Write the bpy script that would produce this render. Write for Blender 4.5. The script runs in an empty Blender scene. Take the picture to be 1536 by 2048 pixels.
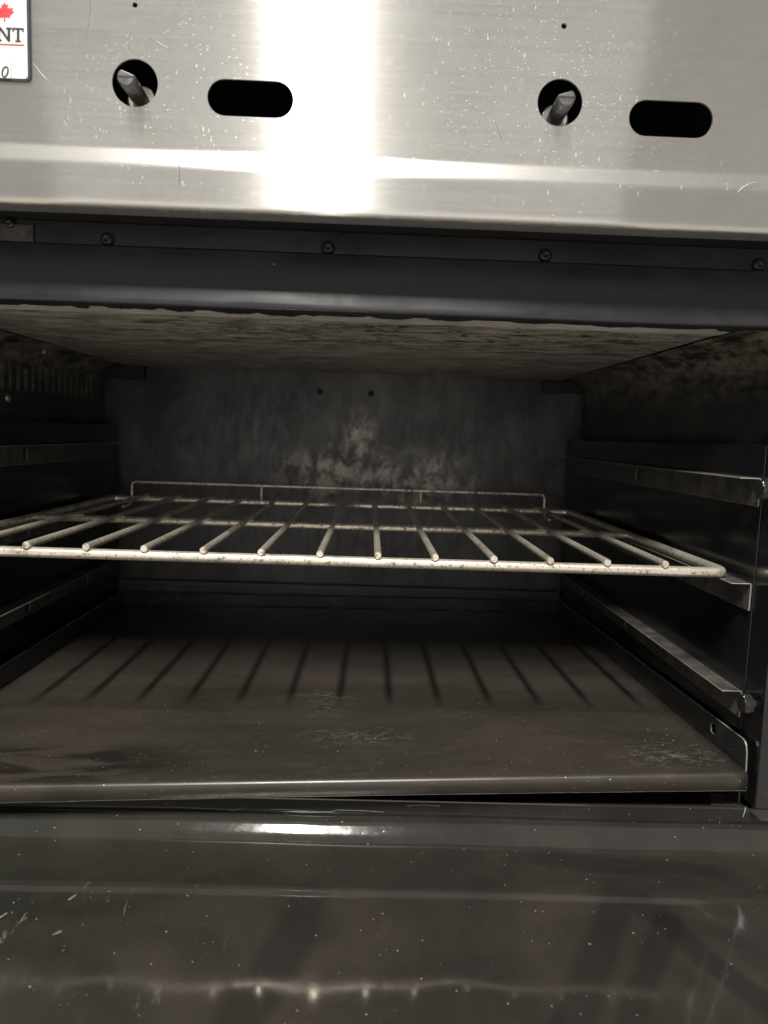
import bpy, bmesh, math, random
from mathutils import Vector, Matrix, noise as mnoise
random.seed(7)
S = bpy.context.scene
COL = S.collection

# ------------------------------------------------------------------ camera
# Local frame: camera at (0,0,0), X right, Y into the oven, Z up.  The frame
# is shifted by O so that the range stands on z = 0.
O = Vector((0.0375, -0.50, 0.70))
FPX = 1430.0
R_ = Vector((0.99925509, -0.01900714, 0.03358552))
U_ = Vector((-0.03136676, 0.10695267, 0.99376922))
F_ = Vector((0.02248077, 0.99408242, -0.1062768))
cam = bpy.data.cameras.new('camera')
cam.sensor_fit = 'VERTICAL'; cam.sensor_height = 36.0; cam.sensor_width = 27.0
cam.lens = FPX / 2048 * 36.0
cam.clip_start = 0.01; cam.clip_end = 60
cam.dof.use_dof = True; cam.dof.focus_distance = 0.56; cam.dof.aperture_fstop = 7.5
co = bpy.data.objects.new('camera', cam); COL.objects.link(co)
co.matrix_world = Matrix(((R_.x, U_.x, -F_.x, O.x), (R_.y, U_.y, -F_.y, O.y), (R_.z, U_.z, -F_.z, O.z), (0, 0, 0, 1)))
S.camera = co

def ray(x, y):
    return R_*((x-768)/FPX) - U_*((y-1024)/FPX) + F_
def P(x, y, ax, v):
    d = ray(x, y); return d*(v/d['XYZ'.index(ax)])

# ------------------------------------------------------------------ light
W = bpy.data.worlds.new('World'); S.world = W; W.use_nodes = True
bg = W.node_tree.nodes['Background']
bg.inputs[0].default_value = (1.0, 0.985, 0.95, 1); bg.inputs[1].default_value = 0.28
def lamp(name, loc, target, size, power, col, shape='DISK'):
    l = bpy.data.lights.new(name, 'AREA'); l.shape = shape
    if isinstance(size, tuple): l.size, l.size_y = size
    else: l.size = size
    l.energy = power; l.color = col
    o = bpy.data.objects.new(name, l); COL.objects.link(o)
    o.location = Vector(loc)+O
    o.rotation_euler = (Vector(target)-Vector(loc)).to_track_quat('-Z', 'Y').to_euler()
    return o
# a fluorescent tube running front to back: narrow across, long towards the range
tb = lamp('kitchen_ceiling_tube', (-0.235, -1.17, 2.15), (-0.235, -1.17, 0), (0.10, 0.85), 185, (1.0, 0.965, 0.895), 'RECTANGLE')
lamp('front_fill_light', (-0.15, -2.6, 0.10), (-0.03, 0.6, 0.0), (2.6, 1.3), 11, (1.0, 0.97, 0.92), 'RECTANGLE')  # soft fill added behind the camera to brighten the oven interior
S.view_settings.view_transform = 'Standard'; S.view_settings.look = 'None'
S.view_settings.exposure = 0.0; S.view_settings.gamma = 1.0; S.view_settings.use_curve_mapping = False
S.render.engine = 'CYCLES'
S.cycles.max_bounces = 8; S.cycles.sample_clamp_indirect = 4.0

# ------------------------------------------------------------------ node helpers
class NT:
    def __init__(s, name):
        s.m = bpy.data.materials.new(name); s.m.use_nodes = True
        s.t = s.m.node_tree; s.b = s.t.nodes['Principled BSDF']
        s.tc = s.t.nodes.new('ShaderNodeTexCoord')
    def node(s, typ, ins=None, **kw):
        n = s.t.nodes.new(typ)
        for k, v in kw.items(): setattr(n, k, v)
        for k, v in (ins or {}).items(): s.set(n.inputs[k], v)
        return n
    def set(s, sock, v):
        if isinstance(v, bpy.types.NodeSocket): s.t.links.new(v, sock)
        else:
            if isinstance(v, tuple) and sock.type == 'RGBA' and len(v) == 3: v = v+(1,)
            sock.default_value = v
    def pos(s, scale=(1, 1, 1), loc=(0, 0, 0), rot=(0, 0, 0)):
        # texture space: object coordinates scaled about a point (loc)
        a = s.node('ShaderNodeVectorMath', {0: s.tc.outputs['Object'], 1: loc}, operation='SUBTRACT')
        m = s.node('ShaderNodeMapping', {'Vector': a.outputs[0], 'Scale': scale, 'Rotation': rot})
        return m.outputs[0]
    def noise(s, vec, scale, detail=4, rough=.55, dist=0):
        return s.node('ShaderNodeTexNoise', {'Vector': vec, 'Scale': scale, 'Detail': detail, 'Roughness': rough, 'Distortion': dist}).outputs['Fac']
    def ramp(s, fac, a, b, c0=0.0, c1=1.0):
        return s.node('ShaderNodeMapRange', {0: fac, 1: a, 2: b, 3: c0, 4: c1}, clamp=True).outputs[0]
    def math(s, op, a, b=0.0):
        return s.node('ShaderNodeMath', {0: a, 1: b}, operation=op).outputs[0]
    def mix(s, fac, a, b):
        n = s.node('ShaderNodeMix', data_type='RGBA')
        s.set(n.inputs[0], fac); s.set(n.inputs[6], a); s.set(n.inputs[7], b)
        return n.outputs[2]
    def mixf(s, fac, a, b):
        n = s.node('ShaderNodeMix', data_type='FLOAT')
        s.set(n.inputs[0], fac); s.set(n.inputs[2], a); s.set(n.inputs[3], b)
        return n.outputs[0]
    def specks(s, vec, scale, radius, keep):
        # sparse round specks: voronoi cells smaller than radius, a random part of them kept
        v = s.node('ShaderNodeTexVoronoi', {'Vector': vec, 'Scale': scale, 'Randomness': 1.0})
        d = s.ramp(v.outputs['Distance'], radius, radius*.5)
        sep = s.node('ShaderNodeSeparateColor', {0: v.outputs['Color']})
        k = s.ramp(sep.outputs[0], 1-keep, 1-keep+.02)
        sz = s.ramp(sep.outputs[1], 0, 1, .2, 1)
        return s.math('MULTIPLY', s.math('MULTIPLY', d, k), sz)
    def blob(s, loc, size, soft=1.0):
        # 1 at loc, 0 at the ellipsoid of the given radii
        p = s.pos(tuple(1/q for q in size), loc)
        l = s.node('ShaderNodeVectorMath', {0: p}, operation='LENGTH').outputs['Value']
        return s.ramp(l, 1.0, 1.0-soft)
    def bump(s, h, strength, dist=.001):
        n = s.node('ShaderNodeBump', {'Height': h, 'Strength': strength, 'Distance': dist})
        s.set(s.b.inputs['Normal'], n.outputs[0])
    def out(s, **kw):
        names = dict(col='Base Color', rough='Roughness', metal='Metallic', spec='Specular IOR Level', aniso='Anisotropic', coat='Coat Weight', coatr='Coat Roughness')
        for k, v in kw.items(): s.set(s.b.inputs[names[k]], v)
        return s.m

# ------------------------------------------------------------------ materials
def m_stainless():
    n = NT('brushed_stainless')
    br = n.noise(n.pos((3, 1, 1300)), 1.0, 3, .6)
    br2 = n.noise(n.pos((14, 1, 420)), 1.0, 3, .6)
    cl = n.noise(n.pos((1, 1, 1)), 14, 5, .6)
    sm = n.noise(n.pos((1, 1, 1.6)), 32, 6, .7, .6)
    # scuffs: short bright nicks, densest round the knob holes
    near = n.math('MAXIMUM', n.blob((.105, .49, .215), (.12, .2, .1)), n.blob((-.125, .49, .205), (.11, .2, .09)))
    near = n.math('MAXIMUM', near, n.math('MULTIPLY', n.blob((0, .49, .175), (.6, .2, .02)), .6))
    sp = n.specks(n.pos((1, 1, 1.3)), 430, .22, .25)
    sp2 = n.specks(n.pos((1.3, 1, .35), rot=(0, .6, 0)), 250, .17, .25)
    sp3 = n.specks(n.pos((.30, 1, 1.6), rot=(0, -.45, 0)), 280, .17, .25)
    s_all = n.math('MULTIPLY', n.math('MAXIMUM', sp, n.math('MAXIMUM', sp2, sp3)), n.ramp(near, 0, .7, .10, 1))
    haze = n.math('MULTIPLY', n.ramp(sm, .52, .75), n.ramp(near, 0, .8, .15, .8))
    col = n.mix(n.ramp(cl, .3, .7), (.63, .615, .585), (.73, .715, .685))
    col = n.mix(n.ramp(br2, .35, .65), col, n.mix(.5, col, (.74, .72, .69)))
    col = n.mix(n.math('MULTIPLY', haze, .35), col, (.75, .74, .72))
    col = n.mix(s_all, col, (.97, .96, .94))
    z = n.node('ShaderNodeSeparateXYZ', {0: n.tc.outputs['Object']}).outputs[2]
    bead = n.math('MULTIPLY', n.ramp(z, .1665, .170), n.ramp(z, .1815, .1785))
    wr = n.node('ShaderNodeTexWhiteNoise', {'Vector': n.tc.outputs['Object']}, noise_dimensions='3D').outputs[0]
    rough = n.math('ADD', n.mixf(n.ramp(cl, .3, .7), .100, .120), n.math('MULTIPLY', n.math('POWER', wr, 3.0), .25))
    rough = n.mixf(s_all, n.mixf(haze, rough, .27), .6)
    rough = n.mixf(bead, rough, .40)
    # every brushed groove tips the surface a little up or down, never sideways
    wn = n.node('ShaderNodeTexWhiteNoise', {'W': n.math('MULTIPLY', z, 91357.0)}, noise_dimensions='1D').outputs[0]
    wn2 = n.node('ShaderNodeTexWhiteNoise', {'W': n.math('MULTIPLY', z, 51713.0)}, noise_dimensions='1D').outputs[0]
    tl = n.math('MULTIPLY', n.math('SUBTRACT', n.math('ADD', wn, wn2), 1.0), .60)
    tl = n.math('ADD', tl, n.math('MULTIPLY', n.math('SUBTRACT', br, .5), .30))
    geo = n.node('ShaderNodeNewGeometry').outputs['Normal']
    cv = n.node('ShaderNodeCombineXYZ', {2: tl}).outputs[0]
    ad = n.node('ShaderNodeVectorMath', {0: geo, 1: cv}, operation='ADD').outputs[0]
    n.set(n.b.inputs['Normal'], n.node('ShaderNodeVectorMath', {0: ad}, operation='NORMALIZE').outputs[0])
    tg = n.node('ShaderNodeTangent', direction_type='UV_MAP')
    n.set(n.b.inputs['Tangent'], tg.outputs[0])
    return n.out(col=col, metal=n.mixf(s_all, .93, .2), rough=rough, aniso=n.mixf(bead, 1.0, .75))

def m_enamel(name='black_enamel', base=(.016, .0155, .0165), rough=.17, dust=.5, smudge=.25, bmp=.08):
    n = NT(name)
    a = n.noise(n.pos(), 9, 5, .6, .5); b = n.noise(n.pos((1, 1, 3)), 45, 5, .65)
    sp = n.specks(n.pos(), 150, .11, .16*dust); sp2 = n.specks(n.pos(), 420, .16, .10*dust)
    s_all = n.math('MAXIMUM', sp, sp2)
    sm = n.ramp(a, .42, .68)
    col = n.mix(n.math('MULTIPLY', sm, smudge), base, (.075, .071, .064))
    col = n.mix(n.math('MULTIPLY', n.ramp(b, .58, .8), .25*dust), col, (.10, .095, .085))
    col = n.mix(s_all, col, (.42, .40, .36))
    r = n.mixf(sm, rough, rough*1.9); r = n.mixf(n.ramp(b, .4, .7), r, n.math('ADD', r, .05))
    r = n.mixf(s_all, r, .8)
    n.bump(n.math('ADD', a, n.math('MULTIPLY', s_all, .4)), bmp, .002)
    return n.out(col=col, rough=r, spec=.5)

def m_tray():
    n = NT('worn_dark_steel_sheet')
    a = n.noise(n.pos((.6, 1.4, 1)), 8, 5, .6, .6); b = n.noise(n.pos((1, 2.5, 1)), 30, 6, .7, .4)
    c = n.noise(n.pos((.5, 3, 1)), 90, 4, .7)
    sp = n.specks(n.pos(), 170, .12, .16); sp2 = n.specks(n.pos(), 430, .17, .12)
    front = n.ramp(n.node('ShaderNodeSeparateXYZ', {0: n.tc.outputs['Object']}).outputs[1], .80, .55)
    s_all = n.math('MULTIPLY', n.math('MAXIMUM', sp, sp2), front)
    col = n.mix(n.ramp(a, .38, .62), (.037, .034, .026), (.058, .047, .041))
    col = n.mix(n.math('MULTIPLY', n.ramp(b, .52, .75), .45), col, (.070, .062, .052))
    # greasy dark runs on the left, scraped pale patches centre and right
    w = n.noise(n.pos((.8, 3.2, 1), rot=(0, 0, -.45)), 15, 2, .5, .4)
    runs = n.math('MULTIPLY', n.ramp(w, .45, .56), n.blob((-.235, .525, -.257), (.13, .045, .05), .5))
    col = n.mix(n.math('MULTIPLY', runs, .75), col, (.014, .012, .011))
    pale = n.math('MAXIMUM', n.blob((-.005, .575, -.25), (.06, .022, .05), .8), n.math('MAXIMUM', n.blob((.245, .535, -.245), (.06, .030, .05), .8), n.blob((-.035, .66, -.253), (.035, .05, .05), .8)))
    pw = n.math('MULTIPLY', pale, n.ramp(n.noise(n.pos((1, 2.6, 1)), 95, 6, .75, 1.2), .52, .62))
    col = n.mix(n.math('MULTIPLY', pw, .7), col, (.21, .19, .165))
    col = n.mix(s_all, col, (.55, .52, .47))
    r = n.mixf(n.ramp(b, .35, .7), .30, .42); r = n.mixf(runs, r, .22); r = n.mixf(pw, r, .6); r = n.mixf(s_all, r, .8)
    n.bump(n.math('ADD', n.math('MULTIPLY', a, .7), n.math('ADD', n.math('MULTIPLY', c, .15), n.math('MULTIPLY', s_all, .5))), .14, .0015)
    return n.out(col=col, rough=r, metal=n.mixf(s_all, .28, 0), spec=.6)

def m_ceiling():
    n = NT('burnt_flaking_ceiling_steel')
    a = n.noise(n.pos((5.5, 13, 1), rot=(0, 0, -.06)), 3.2, 7, .7, .7)
    b = n.noise(n.pos((13, 42, 1), rot=(0, 0, -.05)), 2.6, 7, .75, .8)
    c = n.noise(n.pos((30, 170, 1), rot=(0, 0, -.04)), 1, 6, .75, .6)
    warm = n.noise(n.pos((2, 5, 1)), 2.4, 4, .6)
    col = n.mix(n.ramp(a, .42, .58), (.19, .183, .172), (.50, .475, .435))
    col = n.mix(n.math('MULTIPLY', n.ramp(warm, .45, .62), .45), col, (.40, .345, .285))
    col = n.mix(n.math('MULTIPLY', n.ramp(b, .54, .62), .75), col, (.66, .62, .54))
    col = n.mix(n.math('MULTIPLY', n.ramp(b, .46, .39), .8), col, (.12, .11, .10))
    cz = n.math('MAXIMUM', n.blob((.05, .64, .09), (.36, .13, .1), .55), n.math('MULTIPLY', n.blob((-.17, .62, .09), (.1, .06, .1)), .6))
    cr = n.math('MULTIPLY', n.ramp(n.noise(n.pos((26, 46, 1), rot=(0, 0, -.05)), 1.6, 6, .8, 1.4), .555, .57), cz)
    col = n.mix(cr, col, (.006, .006, .006))
    pale = n.math('MULTIPLY', n.ramp(c, .53, .58), n.blob((.10, .78, .09), (.36, .22, .1), .9))
    col = n.mix(n.math('MULTIPLY', pale, .6), col, (.62, .54, .42))
    n.bump(n.math('SUBTRACT', n.math('ADD', b, n.math('MULTIPLY', c, .4)), cr), .45, .002)
    return n.out(col=col, rough=n.mixf(n.ramp(b, .4, .7), .42, .6), metal=.15)

def m_back():
    n = NT('sooty_grey_steel')
    a = n.noise(n.pos((1.5, 1, 1.0)), 10, 7, .66, .3); b = n.noise(n.pos((3.2, 1, 1)), 22, 6, .7, .7)
    st = n.noise(n.pos((4, 1, .7)), 10, 3, .5)
    col = n.mix(n.ramp(a, .40, .62), (.026, .026, .027), (.074, .072, .069))
    col = n.mix(n.math('MULTIPLY', n.ramp(st, .52, .7), .35), col, (.020, .020, .021))
    zone = n.math('MAXIMUM', n.blob((-.03, 1.06, -.058), (.13, .2, .055), .9), n.math('MAXIMUM', n.blob((-.015, 1.06, -.02), (.035, .2, .07), .9), n.math('MULTIPLY', n.blob((.075, 1.06, -.062), (.10, .2, .05), .9), .9)))
    pz = n.math('MULTIPLY', n.ramp(zone, 0, .7), n.ramp(n.noise(n.pos((1.1, 1, 1.0)), 30, 7, .7, .4), .44, .56))
    col = n.mix(n.math('MULTIPLY', n.math('MULTIPLY', pz, n.ramp(n.noise(n.pos((1.3, 1, .7)), 55, 6, .7, .4), .36, .55)), .85), col, (.44, .41, .36))
    z2 = n.math('MULTIPLY', n.blob((.07, 1.06, .0), (.22, .2, .08), .9), n.ramp(b, .56, .66))
    col = n.mix(n.math('MULTIPLY', z2, .55), col, (.22, .19, .15))
    glare = n.blob((.01, 1.06, .07), (.05, .2, .06), 1)  # glare between the two holes, painted into the wall colour as a pale spot
    col = n.mix(n.math('MULTIPLY', glare, .35), col, (.18, .18, .18))
    n.bump(n.math('ADD', b, pz), .2, .001)
    return n.out(col=col, rough=n.mixf(n.ramp(b, .4, .7), .38, .55), metal=.2)

def m_wall():
    n = NT('sooty_side_steel')
    a = n.noise(n.pos((1, 2, 1.2)), 9, 6, .65, .5); b = n.noise(n.pos((1, 1, 1)), 40, 6, .7, .8)
    col = n.mix(n.ramp(a, .35, .7), (.022, .022, .023), (.06, .056, .050))
    z = n.node('ShaderNodeSeparateXYZ', {0: n.tc.outputs['Object']}).outputs[2]
    ash = n.math('MULTIPLY', n.ramp(z, .035, .085), n.ramp(n.noise(n.pos((2, 1, 3)), 30, 7, .75, .15), .42, .60))
    col = n.mix(n.math('MULTIPLY', ash, .6), col, (.42, .38, .30))
    col = n.mix(n.specks(n.pos(), 60, .14, .12), col, (.22, .20, .17))
    n.bump(b, .2, .0015)
    return n.out(col=col, rough=.42, metal=.1)

def m_liner():
    n = NT('glossy_dark_liner')
    a = n.noise(n.pos((1, 1, 1)), 10, 5, .6, .4); b = n.noise(n.pos((1, 1, 2.2)), 55, 5, .7, .6)
    col = n.mix(n.ramp(a, .4, .7), (.006, .006, .0075), (.013, .0125, .0135))
    col = n.mix(n.math('MULTIPLY', n.ramp(b, .6, .78), .4), col, (.09, .08, .07))
    n.bump(a, .06, .002)
    return n.out(col=col, rough=n.mixf(n.ramp(a, .35, .7), .14, .26), spec=.5)

def m_rail():
    n = NT('dark_worn_rail_steel')
    a = n.noise(n.pos((1, 1.5, 1)), 40, 6, .7, .5)
    col = n.mix(n.ramp(a, .4, .68), (.07, .068, .064), (.19, .178, .155))
    n.bump(a, .12, .001)
    return n.out(col=col, rough=n.mixf(n.ramp(a, .35, .7), .36, .52), metal=.5)

def m_rack():
    n = NT('aged_nickel_wire')
    a = n.noise(n.pos(), 260, 5, .72); b = n.noise(n.pos((1, .6, 1)), 40, 5, .65); st = n.noise(n.pos((40, 1, 900)), 1, 3, .6)
    sp = n.ramp(a, .53, .61)
    y = n.node('ShaderNodeSeparateXYZ', {0: n.tc.outputs['Object']}).outputs[1]
    tarn = n.ramp(b, .38, .66)
    col = n.mix(tarn, (.86, .80, .69), (.70, .63, .52))
    col = n.mix(n.math('MULTIPLY', sp, .85), col, (.11, .095, .075))
    col = n.mix(n.math('MULTIPLY', n.ramp(b, .56, .70), .6), col, (.19, .14, .09))
    n.bump(n.math('ADD', n.math('MULTIPLY', sp, -.6), n.math('MULTIPLY', st, .5)), .25, .0004)
    return n.out(col=col, rough=n.mixf(sp, .30, .6), metal=n.mixf(sp, .72, .45))

def m_plain(name, col, rough, metal=0.0, var=.25, sc=60, bump=.08):
    n = NT(name)
    a = n.noise(n.pos(), sc, 5, .65)
    c = n.mix(n.ramp(a, .35, .7), tuple(q*(1-var) for q in col), tuple(min(1, q*(1+var)) for q in col))
    n.bump(a, bump, .0006)
    return n.out(col=c, rough=n.mixf(n.ramp(a, .35, .7), max(.05, rough-.06), rough+.08), metal=metal)

def m_door():
    n = NT('dirty_glossy_door_enamel')
    a = n.noise(n.pos((1, 1.5, 1)), 7, 4, .6, .6); f = n.noise(n.pos((1.4, 1, 1), rot=(0, 0, .7)), 38, 6, .7, .5)
    g = n.noise(n.pos((1, 1, 1)), 150, 4, .7)
    # greasy film, darker along a few broad bands on the right and one in the middle
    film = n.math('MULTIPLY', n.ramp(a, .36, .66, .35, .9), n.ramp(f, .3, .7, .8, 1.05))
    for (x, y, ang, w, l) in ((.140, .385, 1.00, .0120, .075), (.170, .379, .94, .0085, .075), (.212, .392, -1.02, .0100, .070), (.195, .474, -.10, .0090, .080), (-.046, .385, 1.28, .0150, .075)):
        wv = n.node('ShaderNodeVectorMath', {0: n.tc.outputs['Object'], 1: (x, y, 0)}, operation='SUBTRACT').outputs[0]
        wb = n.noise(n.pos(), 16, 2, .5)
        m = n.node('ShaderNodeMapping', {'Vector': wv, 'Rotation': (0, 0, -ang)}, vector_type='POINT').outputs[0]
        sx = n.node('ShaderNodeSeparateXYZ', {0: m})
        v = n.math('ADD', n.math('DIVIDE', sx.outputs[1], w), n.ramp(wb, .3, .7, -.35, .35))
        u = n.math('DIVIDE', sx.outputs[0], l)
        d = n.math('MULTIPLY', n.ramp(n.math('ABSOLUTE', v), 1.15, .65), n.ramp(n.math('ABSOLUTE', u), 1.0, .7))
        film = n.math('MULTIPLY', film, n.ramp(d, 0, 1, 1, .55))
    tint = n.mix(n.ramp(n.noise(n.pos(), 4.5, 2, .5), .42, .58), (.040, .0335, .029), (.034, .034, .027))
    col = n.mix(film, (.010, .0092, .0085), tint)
    sp = n.specks(n.pos(), 260, .13, .10); sp2 = n.specks(n.pos((1, 2.2, 1), rot=(0, 0, .4)), 120, .09, .10)
    s_all = n.math('MAXIMUM', sp, sp2)
    smear = n.math('MULTIPLY', n.ramp(n.noise(n.pos((3.5, .8, 1), rot=(0, 0, .75)), 34, 5, .7, .4), .64, .70), n.blob((-.21, .385, -.30), (.16, .08, .1), .8))
    s_all = n.math('MAXIMUM', s_all, n.math('MULTIPLY', smear, .35))
    col = n.mix(s_all, col, (.36, .35, .32))
    r = n.mixf(film, .045, .10); r = n.mixf(n.ramp(g, .45, .7), r, n.math('ADD', r, .03)); r = n.mixf(s_all, r, .7)
    n.bump(n.math('ADD', a, n.math('MULTIPLY', s_all, .5)), .025, .002)
    return n.out(col=col, rough=r, spec=.8)

M = dict(steel=m_stainless(), enamel=m_enamel(), header=m_enamel('black_header_enamel', (.017, .017, .022), .27, .12, .15),
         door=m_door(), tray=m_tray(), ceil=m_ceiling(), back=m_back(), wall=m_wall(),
         liner=m_liner(), rail=m_rail(), rack=m_rack(),
         strip=m_plain('pale_galvanised_strip', (.58, .56, .53), .5, .1, .25, 30),
         flake=m_plain('black_peeling_seal', (.012, .012, .012), .6),
         screw=m_plain('dark_screw_steel', (.05, .048, .046), .22, .6),
         bright=m_plain('scraped_bright_metal', (.55, .53, .49), .4, .6),
         stem=m_plain('valve_stem_aluminium', (.15, .145, .14), .35, .75, .25, 200),
         brass=m_plain('dull_valve_body', (.50, .48, .45), .3, .85),
         dark=m_plain('dark_cavity_paint', (.012, .012, .014), .6),
         body=m_plain('grey_body_steel', (.30, .29, .28), .4, .8),
         white=m_plain('white_plate_enamel', (.62, .62, .60), .35, 0, .03, 20),
         ink=m_plain('black_print', (.018, .02, .035), .5), red=m_plain('red_print', (.62, .03, .035), .5, 0, .1),
         hem=m_plain('scuffed_hem_steel', (.22, .205, .18), .4, .6, .5, 90, .2),
         ash=m_plain('grey_ash_flake', (.12, .115, .105), .8, 0, .6, 40),
         crumb=m_plain('pale_crumb', (.75, .72, .65), .8), scratch=m_plain('white_scratch', (.40, .39, .37), .5, .3))

# ------------------------------------------------------------------ mesh helpers
ROOTS = {}
def empty(name, base, label, cat):
    e = bpy.data.objects.new(name, None); e.empty_display_size = .1
    COL.objects.link(e); e.location = Vector(base)+O
    e['label'] = label; e['category'] = cat
    return e
def offset(parent):
    # children keep their vertices in the local frame; this is what puts them back there
    t = Vector(O); p = parent
    while p is not None: t -= p.location; p = p.parent
    return t
def link(name, me, mat, parent, smooth=False, bevel=0, label=None, edge=None):
    o = bpy.data.objects.new(name, me); COL.objects.link(o)
    me.materials.append(M[mat] if isinstance(mat, str) else mat)
    o.parent = parent; o.location = offset(parent)
    if smooth:
        for p in me.polygons: p.use_smooth = True
    if bevel:
        b = o.modifiers.new('bevel', 'BEVEL'); b.width = bevel; b.segments = 2; b.limit_method = 'ANGLE'; b.angle_limit = .6
        if edge: me.materials.append(M[edge]); b.material = 1
    if label: o['label'] = label
    return o
def mesh(name, vs, fs):
    me = bpy.data.meshes.new(name); me.from_pydata([tuple(v) for v in vs], [], fs)
    bm = bmesh.new(); bm.from_mesh(me); bmesh.ops.remove_doubles(bm, verts=bm.verts, dist=1e-6)
    bmesh.ops.recalc_face_normals(bm, faces=bm.faces); bm.to_mesh(me); bm.free(); me.update()
    return me
def box(name, a, b, mat, parent, bevel=.0006, label=None):
    (x0, y0, z0), (x1, y1, z1) = a, b
    v = [(x, y, z) for x in (x0, x1) for y in (y0, y1) for z in (z0, z1)]
    f = [(0, 1, 3, 2), (4, 6, 7, 5), (0, 4, 5, 1), (2, 3, 7, 6), (0, 2, 6, 4), (1, 5, 7, 3)]
    return link(name, mesh(name, v, f), mat, parent, bevel=bevel, label=label)
def sweep(prof, x0, x1, thick, nx=1, wav=None):
    # sheet of a (y,z) profile extruded along x, given thickness along the profile normal
    n = len(prof); back = []
    for i in range(n):
        a = prof[max(0, i-1)]; b = prof[min(n-1, i+1)]
        t = Vector((b[0]-a[0], b[1]-a[1])); t.normalize()
        back.append((prof[i][0]-t.y*thick, prof[i][1]+t.x*thick))
    ring = list(prof)+back[::-1]; m = len(ring); vs = []; fs = []
    for k in range(nx+1):
        x = x0+(x1-x0)*k/nx
        for (y, z) in ring:
            d = wav(x, y, z) if wav else 0
            vs.append((x, y, z+d))
    for k in range(nx):
        for i in range(m):
            j = (i+1) % m; fs.append((k*m+i, k*m+j, (k+1)*m+j, (k+1)*m+i))
    fs.append(tuple(range(m))[::-1]); fs.append(tuple(nx*m+i for i in range(m)))
    return vs, fs
def arc(cy, cz, r, a0, a1, n=6):
    return [(cy+r*math.cos(math.radians(a0+(a1-a0)*i/n)), cz+r*math.sin(math.radians(a0+(a1-a0)*i/n))) for i in range(n+1)]
def fillet(pts, r, n=6):
    pts = [Vector(p) for p in pts]; out = [pts[0]]
    for i in range(1, len(pts)-1):
        a, b, c = pts[i-1], pts[i], pts[i+1]
        d1 = (a-b).normalized(); d2 = (c-b).normalized()
        rr = min(r, (a-b).length*.49, (c-b).length*.49)
        p, q = b+d1*rr, b+d2*rr
        for k in range(n+1):
            t = k/n; out.append(p*(1-t)**2+b*2*t*(1-t)+q*t*t)
    out.append(pts[-1]); return out
def tube(path, r, seg=12, dome=.25):
    path = [Vector(p) for p in path]; vs = []; fs = []; n = len(path)
    t0 = (path[1]-path[0]).normalized()
    up = Vector((0, 0, 1)) if abs(t0.z) < .9 else Vector((0, 1, 0))
    rings = []
    for i, p in enumerate(path):
        t = (path[min(i+1, n-1)]-path[max(i-1, 0)]).normalized()
        s = t.cross(up)
        s.normalize(); up = s.cross(t).normalized()
        rings.append((p, s.copy(), up.copy(), t.copy()))
    full = []
    p, s, u, t = rings[0]; full.append((p-t*r*dome, s, u, r*.88)); full.append((p, s, u, r))
    for p, s, u, t in rings[1:-1]: full.append((p, s, u, r))
    p, s, u, t = rings[-1]; full.append((p, s, u, r)); full.append((p+t*r*dome, s, u, r*.88))
    for p, s, u, q in full:
        for k in range(seg):
            a = 2*math.pi*k/seg; vs.append(p+s*math.cos(a)*q+u*math.sin(a)*q)
    m = len(full)
    for i in range(m-1):
        for k in range(seg):
            l = (k+1) % seg; fs.append((i*seg+k, i*seg+l, (i+1)*seg+l, (i+1)*seg+k))
    fs.append(tuple(range(seg))[::-1]); fs.append(tuple((m-1)*seg+k for k in range(seg)))
    return vs, fs
def merge(*parts):
    vs, fs = [], []
    for v, f in parts:
        o = len(vs); vs += list(v); fs += [tuple(i+o for i in q) for q in f]
    return vs, fs
def plate(outer, holes, to3, thick):
    # flat sheet with holes; to3 maps (a,b,depth) to the local frame
    bm = bmesh.new(); edges = []
    for loop in [outer]+holes:
        v = [bm.verts.new((a, b, 0)) for a, b in loop]
        edges += [bm.edges.new((v[i], v[(i+1) % len(v)])) for i in range(len(v))]
    bmesh.ops.triangle_fill(bm, use_beauty=True, use_dissolve=False, edges=edges)
    ex = bmesh.ops.extrude_face_region(bm, geom=list(bm.faces))
    for v in ex['geom']:
        if isinstance(v, bmesh.types.BMVert): v.co.z = 1.0
    for v in bm.verts: v.co = Vector(to3(v.co.x, v.co.y, v.co.z*thick))
    bmesh.ops.recalc_face_normals(bm, faces=bm.faces)
    me = bpy.data.meshes.new('plate'); bm.to_mesh(me); bm.free(); return me
def circ(cx, cy, r, n=28): return [(cx+r*math.cos(2*math.pi*i/n), cy+r*math.sin(2*math.pi*i/n)) for i in range(n)]
def stadium(cx, cy, hw, hh, n=12):
    r = hh*.98; out = []
    for i in range(n+1): a = -math.pi/2+math.pi*i/n; out.append((cx+hw-r+r*math.cos(a), cy+hh*math.sin(a)))
    for i in range(n+1): a = math.pi/2+math.pi*i/n; out.append((cx-hw+r+r*math.cos(a), cy+hh*math.sin(a)))
    return out
def rrect(x0, y0, x1, y1, r, n=5):
    out = []
    for cx, cy, a0 in ((x1-r, y0+r, -90), (x1-r, y1-r, 0), (x0+r, y1-r, 90), (x0+r, y0+r, 180)):
        for i in range(n+1):
            a = math.radians(a0+90*i/n); out.append((cx+r*math.cos(a), cy+r*math.sin(a)))
    return out
def ribbon(pts, w, nrm, lift):
    # thin raised burr along a scratch
    nrm = Vector(nrm).normalized(); pts = [Vector(p) for p in pts]; vs = []; fs = []
    for i, p in enumerate(pts):
        t = (pts[min(i+1, len(pts)-1)]-pts[max(i-1, 0)]).normalized(); s = t.cross(nrm)
        q = w*(.35+.65*math.sin(math.pi*(i+.5)/len(pts)))
        vs += [p-s*q/2, p+nrm*lift, p+s*q/2]
    for i in range(len(pts)-1):
        a = i*3; fs += [(a, a+1, a+4, a+3), (a+1, a+2, a+5, a+4)]
    return vs, fs

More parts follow.
